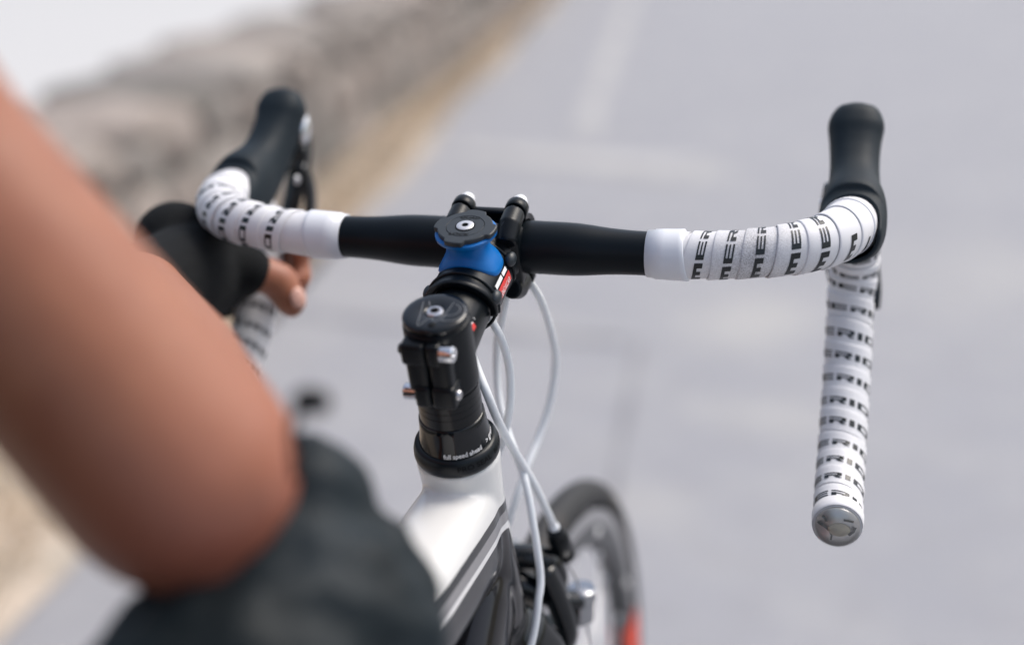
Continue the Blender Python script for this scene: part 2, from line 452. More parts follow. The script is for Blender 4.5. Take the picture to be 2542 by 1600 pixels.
tag(obj('dry_grass', (V, F), gm, smooth=False), 'tan dry grass growing along the foot of the stone parapet', kind='stuff')

V, F = [], []
prof = [(-0.9, 0.0), (-1.15, -.05), (-1.6, -.5), (-4, -3.2), (-9, -7.5), (-14, -9.5)]
for a in np.linspace(-60, 120, 61):
    for bb, z in prof: V.append(rp(a, bb, z + (.25 * math.sin(a * .9 + bb) if bb < -1.2 else 0)))
for i in range(60):
    for k in range(5): F.append((i * 6 + k, i * 6 + k + 1, i * 6 + 7 + k, i * 6 + 6 + k))
tag(obj('hillside', (V, F), mat('hillside_scrub', (0.12, 0.11, 0.075), 0.95, noise=(1.2, (0.2, 0.17, .12), .4, .6))), kind='structure')
V, F = [], []
for a in np.linspace(-60, 120, 31):
    for bb, z in ((6.16, -.02), (7.2, .05), (12, .6), (40, 5), (120, 14)): V.append(rp(a, bb, z))
for i in range(30):
    for k in range(4): F.append((i * 5 + k, i * 5 + k + 1, i * 5 + 6 + k, i * 5 + 5 + k))
tag(obj('field', (V, F), mat('field_grass', (0.13, 0.125, 0.07), 0.95, noise=(2, (0.2, .17, .1), .4, .6))), kind='structure')
wm = mat('pale_water', (0.58, 0.555, 0.53), 0.3, bump=(.9, .25, .15))
tag(obj('water', ([(-6000, -6000, -9), (6000, -6000, -9), (6000, 6000, -9), (-6000, 6000, -9)], [(0, 1, 2, 3)]), wm, smooth=False), kind='structure')

# rubble stone parapet
WD = Vector((-0.146, 1, 0)).normalized(); WN = Vector((WD.y, -WD.x, 0)); WO = Vector((-1.83, 3.851, 0))
wall = thing('stone_parapet', (WO.x, WO.y, 0), 'low rubble stone parapet wall beyond the dry grass verge', 'wall')
def wp(a, b, z): q = WO + WD * a + WN * b; return (q.x, q.y, z)
core = [[wp(a, b, z) for a, b, z in ((-7, -.04, -.05), (11, -.04, -.05), (11, -.42, -.05), (-7, -.42, -.05), (-7, -.04, .47), (11, -.04, .47), (11, -.42, .47), (-7, -.42, .47))],
        [(0, 1, 2, 3), (4, 5, 6, 7), (0, 1, 5, 4), (1, 2, 6, 5), (2, 3, 7, 6), (3, 0, 4, 7)]]
obj('mortar_core', core, mat('lime_mortar', (0.24, 0.222, 0.20), 0.95, noise=(8, (0.17, .16, .145), .4, .65)), wall, smooth=False)
stone_mats = [mat('stone_%d' % i, c, 0.9, noise=(9, d, .38, .68), bump=(30, .7, .02)) for i, (c, d) in enumerate((
    ((0.33, 0.293, 0.265), (0.19, 0.17, 0.152)), ((0.29, 0.264, 0.24), (0.38, 0.34, 0.31)), ((0.36, 0.312, 0.28), (0.23, 0.198, 0.172)),
    ((0.23, 0.212, 0.194), (0.14, 0.129, 0.116)), ((0.38, 0.325, 0.29), (0.26, 0.225, 0.20))))]
stone_meshes = []
for i in range(15):
    bm = bmesh.new(); bmesh.ops.create_icosphere(bm, subdivisions=2, radius=1.0)
    off = Vector((random.uniform(0, 9), random.uniform(0, 9), 0)); p = random.uniform(2.8, 4.5)
    for v in bm.verts:
        c = v.co; k = (abs(c.x) ** p + abs(c.y) ** p + abs(c.z) ** p) ** (-1 / p)
        j = 1 + .07 * math.sin(3.1 * c.x + off.x + 2 * c.z) + .06 * math.sin(4.3 * c.y + off.y)
        v.co = c * k * j * .5
    me = bpy.data.meshes.new('stone'); bm.to_mesh(me); bm.free()
    me.materials.append(stone_mats[i % 5]); me.polygons.foreach_set('use_smooth', [True] * len(me.polygons)); stone_meshes.append(me)
winv = Matrix.Translation(-wall.location); ang = math.atan2(-WD.x, WD.y)
def stone(a, b, z, la, lb, lz):
    o = bpy.data.objects.new('stone', random.choice(stone_meshes)); col.objects.link(o); o.parent = wall; o.matrix_parent_inverse = winv
    o.location = wp(a, b, z); o.scale = (lb, la, lz); o.rotation_euler = (random.gauss(0, .05), random.gauss(0, .06), ang + random.gauss(0, .05) + random.choice((0, math.pi)))
for row, (z, h) in enumerate(((.09, .2), (.27, .19), (.43, .16))):
    a = -4.2 + row * .11
    while a < 10.4:
        L = random.uniform(.2, .42) * (1 if row < 2 else .9); stone(a + L / 2, -.10, z + random.gauss(0, .01), L * .97, .22, h * random.uniform(.92, 1.06)); a += L
a = -4.3
while a < 10.4:
    L = random.uniform(.34, .62); stone(a + L / 2, -.23 + random.gauss(0, .015), .50 + random.gauss(0, .016), L * .97, .50, random.uniform(.10, .17)); a += L

# ------------------------------------------------------------------ the bicycle
bike = thing('bicycle', (0, 0.2203, 0), 'white road bicycle with black drop handlebar wrapped in white lettered tape', 'bicycle')
B0 = np.array([0, S((0, BARY, BARZ))[1], S((0, BARY, BARZ))[2]])

# bare bar, thick at the clamp
xs = np.array([-.122, -.10, -.085, -.072, -.058, -.048, -.03, 0, .03, .048, .058, .072, .085, .10, .122])
rs = np.array([.0127, .0129, .0131, .0138, .0152, .0158, .0159, .0159, .0159, .0158, .0152, .0138, .0131, .0129, .0127])
hb = obj('handlebar', tube([(x, B0[1], B0[2]) for x in xs], rs, 40, 60, n0=(0, -1, 0)), M['bar'], bike)

half = [(.098, 0, 0), (.125, .0005, .0005), (.150, .003, .002), (.174, .010, .004), (.192, .023, .006), (.2025, .042, .0075), (.2065, .062, .007), (.2075, .082, .001), (.2085, .097, -.012),
        (.209, .1075, -.034), (.2085, .1045, -.054), (.2090, .0960, -.0720), (.2097, .0784, -.1009), (.2105, .0459, -.1312), (.2112, .0180, -.1445), (.2121, -.0073, -.1510), (.2126, -.0200, -.1525)]
GLYPH = {
 'M': (2.0, [((0, .62), (2, .62), (2, 1), (0, 1)), ((0, 0), (.45, 0), (.45, .62), (0, .62)), ((.80, .12), (1.22, .12), (1.22, .62), (.80, .62)), ((1.55, 0), (2, 0), (2, .62), (1.55, .62))]),
 'E': (1.55, [((0, 0), (.42, 0), (.42, 1), (0, 1)), ((.42, .80), (1.55, .80), (1.55, 1), (.42, 1)), ((.42, .42), (1.5, .42), (1.5, .60), (.42, .60)), ((.42, 0), (1.55, 0), (1.55, .20), (.42, .20))]),
 'R': (1.45, [((0, 0), (.40, 0), (.40, .62), (0, .62)), ((0, .80), (1.3, .80), (1.45, 1), (0, 1)), ((1.08, .45), (1.45, .50), (1.45, 1), (1.08, .80)), ((.40, .36), (1.45, .42), (1.40, .56), (.40, .56)), ((.78, .36), (1.10, .40), (1.5, 0), (1.02, 0))]),
 'I': (.45, [((0, 0), (.45, 0), (.45, 1), (0, 1))]),
 'D': (1.55, [((0, 0), (.40, 0), (.40, 1), (0, 1)), ((.40, .80), (1.4, .80), (1.4, 1), (.40, 1)), ((.40, 0), (1.4, 0), (1.4, .20), (.40, .20)), ((1.22, .0), (1.55, .12), (1.55, .88), (1.22, 1))]),
 'A': (1.55, [((0, 0), (.38, 0), (.38, 1), (0, 1)), ((.38, .80), (1.55, .80), (1.55, 1), (.38, 1)), ((1.17, 0), (1.55, 0), (1.55, .80), (1.17, .80)), ((.38, .28), (1.17, .28), (1.17, .46), (.38, .46))]),
}
def word_quads(word, hgt, wid):
    out = []; x = 0
    for ch in word:
        wd, qs = GLYPH[ch]
        for q in qs: out.append([((x + a) * wid, b * hgt) for a, b in q])
        x += wd + .27
    return out, x * wid
WORD, WLEN = word_quads('MERIDA', .0047, .0075)

def make_tape(side):
    pts = np.array([(side * x, B0[1] + y, B0[2] + z) for x, y, z in half])
    rad0 = np.interp(np.arange(len(pts)), [0, 2, 4, 6, 8, 10, 14, 17], [.0133, .0137, .0152, .0166, .0160, .0143, .0141, .0134])
    A = spline(np.hstack([pts, rad0[:, None]]), 500)
    P, RR = A[:, :3], A[:, 3]; T, N, B = frames(P, (0, -1, 0))
    s = np.concatenate([[0], np.cumsum(np.linalg.norm(np.diff(P, axis=0), axis=1))]); LEN = s[-1]
    def at(sv, th, r):
        i = np.interp(min(max(sv, 0), LEN), s, np.arange(500)); k = int(min(i, 498)); f = i - k
        p = P[k] * (1 - f) + P[k + 1] * f; n = N[k] * (1 - f) + N[k + 1] * f; b = B[k] * (1 - f) + B[k + 1] * f
        return p + (RR[k] * (1 - f) + RR[k + 1] * f + r) * (math.cos(th) * n + math.sin(th) * b)
    pitch, tk, s0, h = .0163, .0009, .018, -1
    def thick(v): return tk * (1 - v) if v > .05 else tk * (.75 + .25 * v / .05)
    vs = [(0, 0.0), (.004, .5), (.02, .9), (.05, 1), (.2, None), (.45, None), (.7, None), (.9, None), (1, None)]
    turns = int((LEN - s0) / pitch) + 2; seg = 40
    V, F = [], []; nv = len(vs)
    for i in range(turns * seg + 1):
        phi = 2 * math.pi * (i / seg - 1)
        wob = .0009 * math.sin(phi * .37 + side) + .0005 * math.sin(phi * 1.3)
        for v, q in vs:
            sv = s0 + pitch * phi / (2 * math.pi) + v * pitch + wob
            r = (tk * q if q is not None else tk * (1 - v))
            V.append(at(min(max(sv, .001), LEN), h * phi, r))
    for i in range(turns * seg):
        for k in range(nv - 1): F.append((i * nv + k, i * nv + k + 1, (i + 1) * nv + k + 1, (i + 1) * nv + k))
    # the plain under-layer that closes any gap
    U = []
    for i in range(0, 500, 5):
        for k in range(32): U.append(at(s[i], 2 * math.pi * k / 32, -.0004))
    UF = [(i * 32 + k, i * 32 + (k + 1) % 32, (i + 1) * 32 + (k + 1) % 32, (i + 1) * 32 + k) for i in range(99) for k in range(32)]
    tp = obj('bar_tape', join((V, F), (U, UF)), M['tape'], bike, flat_angle=50)
    # printed word on every turn
    for k in range(0, turns - 1):
        sk = s0 + pitch * k; g = min(max((sk - .10) / .16, 0), 1)
        thw = (rad(62) + rad(186) * g) if side > 0 else (rad(-165) + rad(190) * g)
        thw += .17 * math.sin(k * 1.9) + .08 * math.sin(k * .7) + (-.05 * k if g == 0 else 0)
        if g >= 1: thw -= .035 * (k - 16)
        LV, LF = [], []
        lim = np.interp(sk, [.088, .094, .120, .126, .172, .176], [1, .020, .004, -1, -1, 1]) if side > 0 else np.interp(sk, [.082, .086, .094, .172, .176], [1, .05, -1, -1, 1])
        for q in WORD:
            if side > 0 and q[0][0] > lim or side < 0 and lim < q[0][0]: continue
            (x0, y0), (x1, y1), (x2, y2), (x3, y3) = q; n = max(1, int(math.ceil(max(x1 - x0, x2 - x3) / .0016))); m = 2
            base = len(LV)
            for j in range(m + 1):
                for i in range(n + 1):
                    u, v = i / n, j / m
                    aa = (x0 * (1 - u) + x1 * u) * (1 - v) + (x3 * (1 - u) + x2 * u) * v
                    bb = (y0 * (1 - u) + y1 * u) * (1 - v) + (y3 * (1 - u) + y2 * u) * v
                    th = thw - aa / .0146
                    phi = th / h
                    phi0 = thw / h
                    wob = .0009 * math.sin((phi + 2 * math.pi * k) * .37 + side) + .0005 * math.sin((phi + 2 * math.pi * k) * 1.3)
                    vv = .72 + .05 * math.sin(k * 2.3 + side) - bb / pitch
                    sv = sk + pitch * (phi - 0) / (2 * math.pi) + vv * pitch
                    LV.append(at(sv, th, tk * (1 - vv) + .00022) if .004 < sv < LEN - .010 and not (sv < .0215) else at(max(.004, min(sv, LEN - .010)), th, -.002))
            for j in range(m):
                for i in range(n): LF.append((base + j * (n + 1) + i, base + j * (n + 1) + i + 1, base + (j + 1) * (n + 1) + i + 1, base + (j + 1) * (n + 1) + i))
        if LF: obj('lettering', (LV, LF), M['print'], tp)
    # smooth finishing tape at the inner end, and the band of clear tape over the bar end
    FV = []; prof = [(-.003, -.0004), (-.003, .0006), (.0012, .0009), (.0015, .0014), (.008, .00155), (.017, .0017), (.0195, .0018), (.0200, .0012), (.0201, -.0002)]
    for sv, r in prof:
        for k in range(48):
            th = 2 * math.pi * k / 48; c0 = at(0, th, r); extra = sv if sv < 0 else 0
            c = at(max(sv, 0) + (.0015 * math.sin(th) if sv > .01 else 0), th, r); c = c + np.array([side * extra, 0, 0]); FV.append(c)
    FF = [(i * 48 + k, i * 48 + (k + 1) % 48, (i + 1) * 48 + (k + 1) % 48, (i + 1) * 48 + k) for i in range(len(prof) - 1) for k in range(48)]
    obj('finishing_tape', (FV, FF), M['fintape'], tp)
    EV = []; prof = [(LEN - .011, .0004), (LEN - .0105, .0013), (LEN - .002, .0012), (LEN, .0004), (LEN, -.0020)]
    for sv, r in prof:
        for k in range(40): EV.append(at(sv, 2 * math.pi * k / 40, r))
    EF = [(i * 40 + k, i * 40 + (k + 1) % 40, (i + 1) * 40 + (k + 1) % 40, (i + 1) * 40 + k) for i in range(len(prof) - 1) for k in range(40)]
    obj('end_band', (EV, EF), M['tape'], tp)
    # bar end plug: clear dome over a foil disc with dark fixing marks
    e, t, n, b = P[-1], T[-1], N[-1], B[-1]
    def loc(u, v, ww): return tuple(e + n * u + b * v + t * ww)
    dome = lathe([(.0128, -.004), (.0132, .0005), (.0128, .0028), (.0105, .0050), (.006, .0062), (.0001, .0066)], 36)
    pl = obj('bar_plug', xf(dome, lambda p: loc(*p)), M['plug'], bike)
    obj('foil_disc', xf(lathe([(.0001, -.0005), (.0119, -.0005), (.0119, -.0012)], 36), lambda p: loc(*p)), M['steel'], pl)
    obj('expander', xf(lathe([(.0050, -.0004), (.0046, .0020), (.0001, .0026)], 20), lambda p: loc(p[0] * 1.2 + .001, p[1] * .8 - .001, p[2])), mat('cream_plug', (.55, .50, .38), .4), pl)
    marks = []
    for (u0, v0, u1, v1, wd) in ((-.010, .002, -.004, -.002, .0016), (-.004, -.002, -.003, -.008, .0010), (.006, -.004, .009, .001, .0016), (.003, .005, .008, .004, .0012), (-.008, .006, -.006, .003, .0014)):
        V2, F2 = stroke([(u0, v0), ((u0 + u1) / 2 + .0008, (v0 + v1) / 2), (u1, v1)], wd); marks.append(([(x, y, .0003) for x, y, z in V2], F2))
    obj('fixing_mark', xf(join(*marks), lambda p: loc(*p)), M['print'], pl, smooth=False)
make_tape(1); make_tape(-1)

# brake hoods with levers
def make_hood(side):
    secs = [  # centre x, y, z (from bar centre), half width, half height, squareness
        (.2068, .050, .0062, .0178, .0180, 2.2), (.2070, .054, .0056, .0190, .0200, 2.2), (.2074, .070, .0050, .0206, .0228, 2.3), (.2072, .088, .0090, .0198, .0232, 2.4), (.2064, .106, .0145, .0168, .0210, 2.5),
        (.2056, .120, .0225, .0156, .0182, 2.5), (.2048, .132, .0320, .0156, .0172, 2.5), (.2042, .1405, .0415, .0165, .0165, 2.5), (.2040, .1465, .0510, .0178, .0156, 2.5),
        (.2040, .1500, .0585, .0152, .0128, 2.4), (.2040, .1518, .0632, .0110, .0090, 2.2), (.2040, .1525, .0652, .0040, .0035, 2.0)]
    A = spline(np.array(secs), 70)
    C = np.stack([side * A[:, 0], B0[1] + A[:, 1], B0[2] + A[:, 2]], 1)
    T = np.gradient(C, axis=0); T /= np.linalg.norm(T, axis=1)[:, None]
    V, F = [], []; seg = 40
    for i in range(len(C)):
        X = np.array([1., 0, 0]); X -= T[i] * (X @ T[i]); X /= np.linalg.norm(X); Z = np.cross(X, T[i]); e = 2 / A[i, 5]
        f = i / (len(C) - 1)
        for k in range(seg):
            a = 2 * math.pi * k / seg; c, s_ = math.cos(a), math.sin(a)
            u = A[i, 3] * abs(c) ** e * np.sign(c); v = A[i, 4] * abs(s_) ** e * np.sign(s_)
            p = C[i] + X * u + Z * v
            if f < .35:                       # the lip is cut back over the top and reaches down the flanks
                p = p + T[i] * (.018 * (s_ * .5 + .5) - .012 * (1 - abs(s_))) * (1 - f / .35) ** 1.2
            V.append(p)
    for i in range(len(C) - 1):
        for k in range(seg): F.append((i * seg + k, i * seg + (k + 1) % seg, (i + 1) * seg + (k + 1) % seg, (i + 1) * seg + k))
    F.append(tuple(range((len(C) - 1) * seg, len(C) * seg)))
    hd = obj('brake_hood', (V, F), M['rubber'], bike)
    mod = hd.modifiers.new('thick', 'SOLIDIFY'); mod.thickness = .0016; mod.offset = -1
    sx = side
    def q(x, y, z): return (sx * x, B0[1] + y, B0[2] + z)
    lev = tube([q(.203, .160, .042), q(.204, .172, .026), q(.207, .174, .004), q(.212, .168, -.024), q(.217, .162, -.044), (q(.221, .156, -.062)), q(.224, .151, -.074)], [.0085, .0100, .0090, .0078, .007, .006, .003], 16, 40, n0=(1, 0, 0), flat=.5)
    obj('brake_lever', lev, M['gloss'], hd)
    pad = tube([q(.188, .140, .012), q(.187, .148, -.008), q(.190, .150, -.032), q(.196, .146, -.056), q(.201, .138, -.075)], [.005, .008, .0085, .0075, .003], 14, 24, n0=(0, 1, 0), flat=.45)
    obj('shift_paddle', pad, M['gloss'], hd)
    cap = ball((0, 0, 0), .0035, .0070, .0125)
    if side < 0: obj('lever_cap', xf(cap, lambda p: q(.1885 + p[0], .150 + p[1] + p[2] * .2, .036 + p[2] * .85)), M['chrome'], hd)
    cap = ball((0, 0, 0), .0034, .005, .0065)
    if side < 0: obj('pivot_cover', xf(cap, lambda p: q(.1885 + p[0], .146 + p[1], .019 + p[2])), M['gloss'], hd)
    scw = lathe([(.0001, .002), (.003, .0018), (.0034, 0)], 14, 'x')
    obj('screw', xf(scw, lambda p: q(.1865 - p[0], .125 + p[1], .004 + p[2])), M['steel'], hd)
make_hood(1); make_hood(-1)

# stem
parts = [SS(lathe([(.0182, -.0012), (.0186, -.003), (.0186, -.0425), (.0180, -.0442)], 40)),
         SS(tube([(0, .004, -.0225), (0, .03, -.0222), (0, .07, -.0208), (0, .092, BARZ)], [.0178, .0170, .0166, .0172], 32)),
         SS(tube([(0, .062, BARZ), (0, .080, BARZ), (0, .096, BARZ)], [.0155, .0190, .0230], 32)),
         SS(box(-.0222, .0222, .086, .1030, BARZ - .0175, BARZ + .0175, .003))]
for sx in (-1, 1):
    for sz in (-1, 1):
        parts.append(SS(tube([(sx * .0165, .082, BARZ + sz * .0160), (sx * .0165, .092, BARZ + sz * .0222), (sx * .0165, .1035, BARZ + sz * .0234)], [.0060, .0068, .0064], 20)))
stem = fused('stem', parts, .0009, M['anod'], bike, smooth=5)
# clamp lugs at the back, split by a slot
for x0, x1, z0, z1, dep in ((.0002, .0085, -.0165, -.0030, .0240), (-.0140, -.0002, -.0165, -.0030, .0240), (.0002, .0135, -.0440, -.0300, .0250), (-.0095, -.0002, -.0440, -.0300, .0250)):
    obj('clamp_lug', SS(box(x0, x1, -dep, -.010, z0, z1, .0024, 4)), M['anod'], stem)
for sx in (-1, 1):
    obj('clamp_web', SS(box(.0002 if sx > 0 else -.0125, .0125 if sx > 0 else -.0002, -.0232, -.010, -.040, -.008, .003, 3)), M['anod'], stem)
def bolt(c, ax, r=.0040, L=.006, material=None, name='bolt'):
    """Socket-head bolt whose head points along ax (steering frame)."""
    prof = [(.0001, L - .0030), (r * .45, L - .0030), (r * .52, L - .0002), (r * .80, L), (r * .97, L - .0006), (r, L - .0016), (r, 0), (r * .6, -.001)]
    ax = Vector(ax).normalized(); qz = ax.to_track_quat('Z', 'Y')
    return obj(name, SS(xf(lathe(prof, 24), lambda p: tuple(Vector(c) + qz @ Vector(p)))), material or M['chrome'], stem, flat_angle=40)
bolt((.0080, -.0200, -.0090), (1, 0, 0), .0048, .0075); bolt((-.0092, -.0200, -.0365), (-1, 0, 0), .0046, .0075)
bolt((.0130, -.0190, -.0370), (1, 0, 0), .0030, .0022, M['steel'], 'bolt_nut'); bolt((-.0135, -.0190, -.0085), (-1, 0, 0), .0030, .0022, M['gloss'], 'bolt_nut')
# faceplate in front of the bar
V, F = [], []; cnt = 25
for i in range(cnt):
    a = rad(-86 + 172 * i / (cnt - 1))
    for x, r in ((-.0215, .0163), (-.0222, .0195), (-.0190, .0208), (.0190, .0208), (.0222, .0195), (.0215, .0163)):
        V.append((x, BARY + .0012 + r * math.cos(a), BARZ + r * math.sin(a)))
for i in range(cnt - 1):
    for k in range(6): F.append((i * 6 + k, i * 6 + (k + 1) % 6, (i + 1) * 6 + (k + 1) % 6, (i + 1) * 6 + k))
F += [tuple(range(6)), tuple(range((cnt - 1) * 6, cnt * 6))]
face = obj('faceplate', SS((V, F)), M['anod'], stem, flat_angle=45)
for sx in (-1, 1):
    for sz in (-1, 1):
        ear = lathe([(.0064, .1048), (.0069, .1056), (.0069, .1112), (.0062, .1120), (.0048, .1121)], 24, 'y')
        obj('faceplate_ear', SS(xf(ear, lambda p: (p[0] + sx * .0165, p[1], p[2] + BARZ + sz * .0234))), M['anod'], stem, flat_angle=45)
        tip = lathe([(.0048, .1110), (.0048, .1165), (.0040, .1190), (.0001, .1202)], 20, 'y')
        obj('faceplate_bolt', SS(xf(tip, lambda p: (p[0] + sx * .0165, p[1], p[2] + BARZ + sz * .0234))), M['whitecap'], stem)
bridge = box(-.011, .011, .1052, .1100, BARZ + .0195, BARZ + .0235, .0012, 2)
obj('faceplate_bridge', SS(bridge), M['anod'], stem)
# dark bolt sockets at the back of the upper ears
for sx in (-1, 1):
    hole = lathe([(.0032, -.0002), (.0036, .0004), (.0028, .0006), (.0001, -.0014)], 20)
    nrm = Vector((0.15 * sx, -.72, .68)).normalized(); qz = nrm.to_track_quat('Z', 'Y')
    obj('bolt_socket', SS(xf(hole, lambda p: tuple(Vector((sx * .0168, .0868, BARZ + .0246)) + qz @ Vector(p)))), M['gloss'], stem)

# flank decals: red lettered label under two white bars, and a thin white tick with a red mark
def on_tube(a, y, r=.0174, zc=-.0212): return (r * math.sin(a), y, zc + r * math.cos(a))
def patch(name, a0, a1, y0, y1, material, skew=0.0, r=.0176, n=6, dy=8):
    V = [on_tube(a0 + (a1 - a0) * i / n, y0 + (y1 - y0) * j / dy + skew * i / n, r) for j in range(dy + 1) for i in range(n + 1)]
    F = [(j * (n + 1) + i, j * (n + 1) + i + 1, (j + 1) * (n + 1) + i + 1, (j + 1) * (n + 1) + i) for j in range(dy) for i in range(n)]
    return obj(name, SS((V, F)), material, stem)
RB = .0207
patch('red_label', rad(72), rad(90), .048, .0705, M['red'], r=RB + .0002)
patch('white_bar', rad(62), rad(69), .0480, .0600, M['wprint'], r=RB + .0002); patch('white_bar', rad(62), rad(69), .0615, .0690, M['wprint'], r=RB + .0002)
V2, F2 = text_mesh('104G·KCAR', .0045, 1)
obj('label_lettering', SS(([on_tube(rad(88) - p[1] / RB * 1.1, .0495 + p[0] * .80, RB + .00045) for p in V2], F2)), M['wprint'], stem, smooth=False)
patch('white_tick', rad(44), rad(60), .0115, .0121, M['wprint'], r=.0177, skew=-.004); patch('white_tick', rad(58), rad(61), .0080, .0140, M['wprint'], r=.0177)
patch('red_mark', rad(60), rad(70), .0095, .0140, M['red'], r=.0178)
for a, y in ((-6, .0205), (-3, .0205), (-52, .0195), (56, .0165), (59, .0165)): patch('white_dot', rad(a), rad(a + 1.6), y, y + .0006, M['wprint'], r=.0179, n=2, dy=2)

# top cap with bolt and outline lettering
cap = obj('top_cap', SS(lathe([(.0170, -.0012), (.0180, .0002), (.0180, .0020), (.0172, .0030), (.0150, .0034), (.0062, .0036), (.0050, .0030), (.0046, .0012), (.0001, .0012)], 64)), M['gloss'], bike)
cap['label'] = 'glossy black top cap with thin grey outline lettering'
bt = obj('cap_bolt', SS(lathe([(.0046, .0014), (.0046, .0034), (.0041, .0041), (.0027, .0042), (.0025, .0036), (.0024, .0016), (.0001, .0014)], 6 * 6)), M['steel'], cap, flat_angle=35)
skt = lathe([(.0001, .00430), (.0023, .00430)], 6)
obj('hex_socket', SS(skt), M['emboss'], cap, smooth=False)
logo = []
def arc(cx_, cy_, rx, ry, a0, a1, n=14): return [(cx_ + rx * math.cos(rad(a0 + (a1 - a0) * i / n)), cy_ + ry * math.sin(rad(a0 + (a1 - a0) * i / n))) for i in range(n + 1)]
for L in ([(-.0090, .0080), (-.0075, -.0000), (-.0055, -.0135), (-.0045, -.0140)], [(-.0045, -.0140), (-.0015, -.0072), (.0005, -.0056)], [(.0005, -.0056), (.0018, -.0092), (.0036, -.0094), (.0050, -.0050)],
          [(.0060, -.0080), (.0080, .0090)], [(.0060, -.0080), (.0110, -.0078)] + arc(.0098, .0005, .0068, .0085, -70, 60), arc(.0085, .0020, .0050, .0052, -90, 80), [(.0048, -.0030), (.0085, -.0032)],
          [(-.0060, .0086), (-.0040, .0040)]):
    logo.append(stroke(L, .00042))
lv, lf = join(*logo)
obj('lettering', SS(([(x, y, .0035 + .0002 - max(0, math.hypot(x, y) - .0148) * .20) for x, y, z in lv], lf)), M['line'], cap, smooth=False)
obj('cap_notch', SS(xf(lathe([(.0022, .0001), (.0022, .00025), (.0001, .00025)], 20), lambda p: (p[0] + .0022, p[1] - .0122, p[2] + .0034))), M['emboss'], cap)

# spacers, headset cone and seal
zs = [-.0447, -.0492, -.0537, -.0582, -.0650]
for a, b in zip(zs[:-1], zs[1:]):
    obj('spacer', SS(lathe([(.0150, a - .0001), (.0179, a - .00008), (.0180, a - .0002), (.0180, b + .0002), (.0179, b + .00008), (.0150, b + .0001)], 64)), M['spacer'], bike, flat_angle=18)
cone = obj('headset_cone', SS(lathe([(.0150, -.0652), (.0180, -.0652), (.0187, -.0659), (.0190, -.069), (.0196, -.076), (.0207, -.0825), (.0218, -.0872)], 72)), M['gloss'], bike, flat_angle=60)
seal = obj('headset_seal', SS(lathe([(.0212, -.0835), (.0226, -.0838), (.0239, -.0852), (.0248, -.0885), (.0250, -.0915), (.0246, -.0935), (.0225, -.0938)], 72)), M['seal'], bike)
def cone_r(z): return float(np.interp(-z, [.0652, .069, .076, .0825, .0872], [.0189, .0190, .0196, .0207, .0218]))
def wrap(body, size, a0, zc, rfun, lift, material, parent, spread=1.0, name='lettering', rr=.0208):
    v, f = text_mesh(body, size, 1, .022)
    out = []
    for x, y, z in v:
        a = a0 + x * spread / rr; zz = zc + y; r = rfun(zz) + lift
        out.append((r * math.sin(a), -r * math.cos(a), zz))
    return obj(name, SS((out, f)), material, parent, smooth=False)
wrap('full speed ahead', .0040, rad(-1), -.0828, cone_r, .00012, M['wprint'], cone, .92)
wrap('>', .0042, rad(77), -.0822, cone_r, .00012, M['wprint'], cone, 1.0)
wrap('gravity', .0050, rad(87), -.0822, cone_r, .00012, M['wprint'], cone, .95)
def seal_r(z): return float(np.interp(-z, [.0838, .0852, .0885, .0915], [.0226, .0239, .0248, .0250]))
wrap('PRO SEAL', .0042, rad(18), -.0893, seal_r, .00015, M['emboss'], seal, 1.25, rr=.0248)
wrap('BEARING', .0042, rad(78), -.0893, seal_r, .00015, M['emboss'], seal, 1.1, rr=.0248)

# cable housings
def housing(pts, r=.0025, label=None):
    o = obj('cable_housing', tube(pts, r, 14, 70), M['housing'], bike)
    return o
housing([(.006, .120, .897), (.016, .116, .892), (.0236, .1165, .882), (.0253, .1297, .866), (.0243, .1546, .8365), (.0226, .1661, .8145), (.0185, .166, .787), (.0127, .1567, .7656), (.0090, .142, .752), (.0050, .130, .735), (-.0050, .122, .700), (-.015, .110, .66)])
housing([(-.01, .118, .892), (.0050, .112, .883), (.0030, .1135, .8666), (-.0045, .1257, .845), (-.0065, .1285, .8236), (-.0036, .123, .8055), (.0053, .1106, .7888), (.0135, .1005, .7777), (.0225, .0885, .7668), (.0300, .079, .7419), (.0365, .0700, .7119), (.0370, .0622, .6994), (.0360, .0556, .6821), (.0325, .0473, .6623), (.030, .040, .640)])
housing([(-.008, .105, .890), (-.002, .088, .884), (.010, .071, .875), (.0139, .0732, .8651), (.0145, .0857, .8437), (.0140, .0892, .8229), (.0105, .0935, .8043), (.0030, .1061, .7838), (-.0040, .112, .765), (-.012, .112, .73), (-.02, .10, .67)])
housing([(-.006, .095, .888), (-.004, .070, .878), (.002, .050, .868), (.010, .040, .856), (.0170, .0352, .8435), (.0180, .0490, .8235), (.0190, .0740, .795), (.0235, .1020, .760), (.0272, .1220, .730), (.0297, .1350, .709)], .0026)
housing([(.0215, .108, .656), (.0266, .110, .6435), (.0340, .110, .630), (.04, .105, .60)])

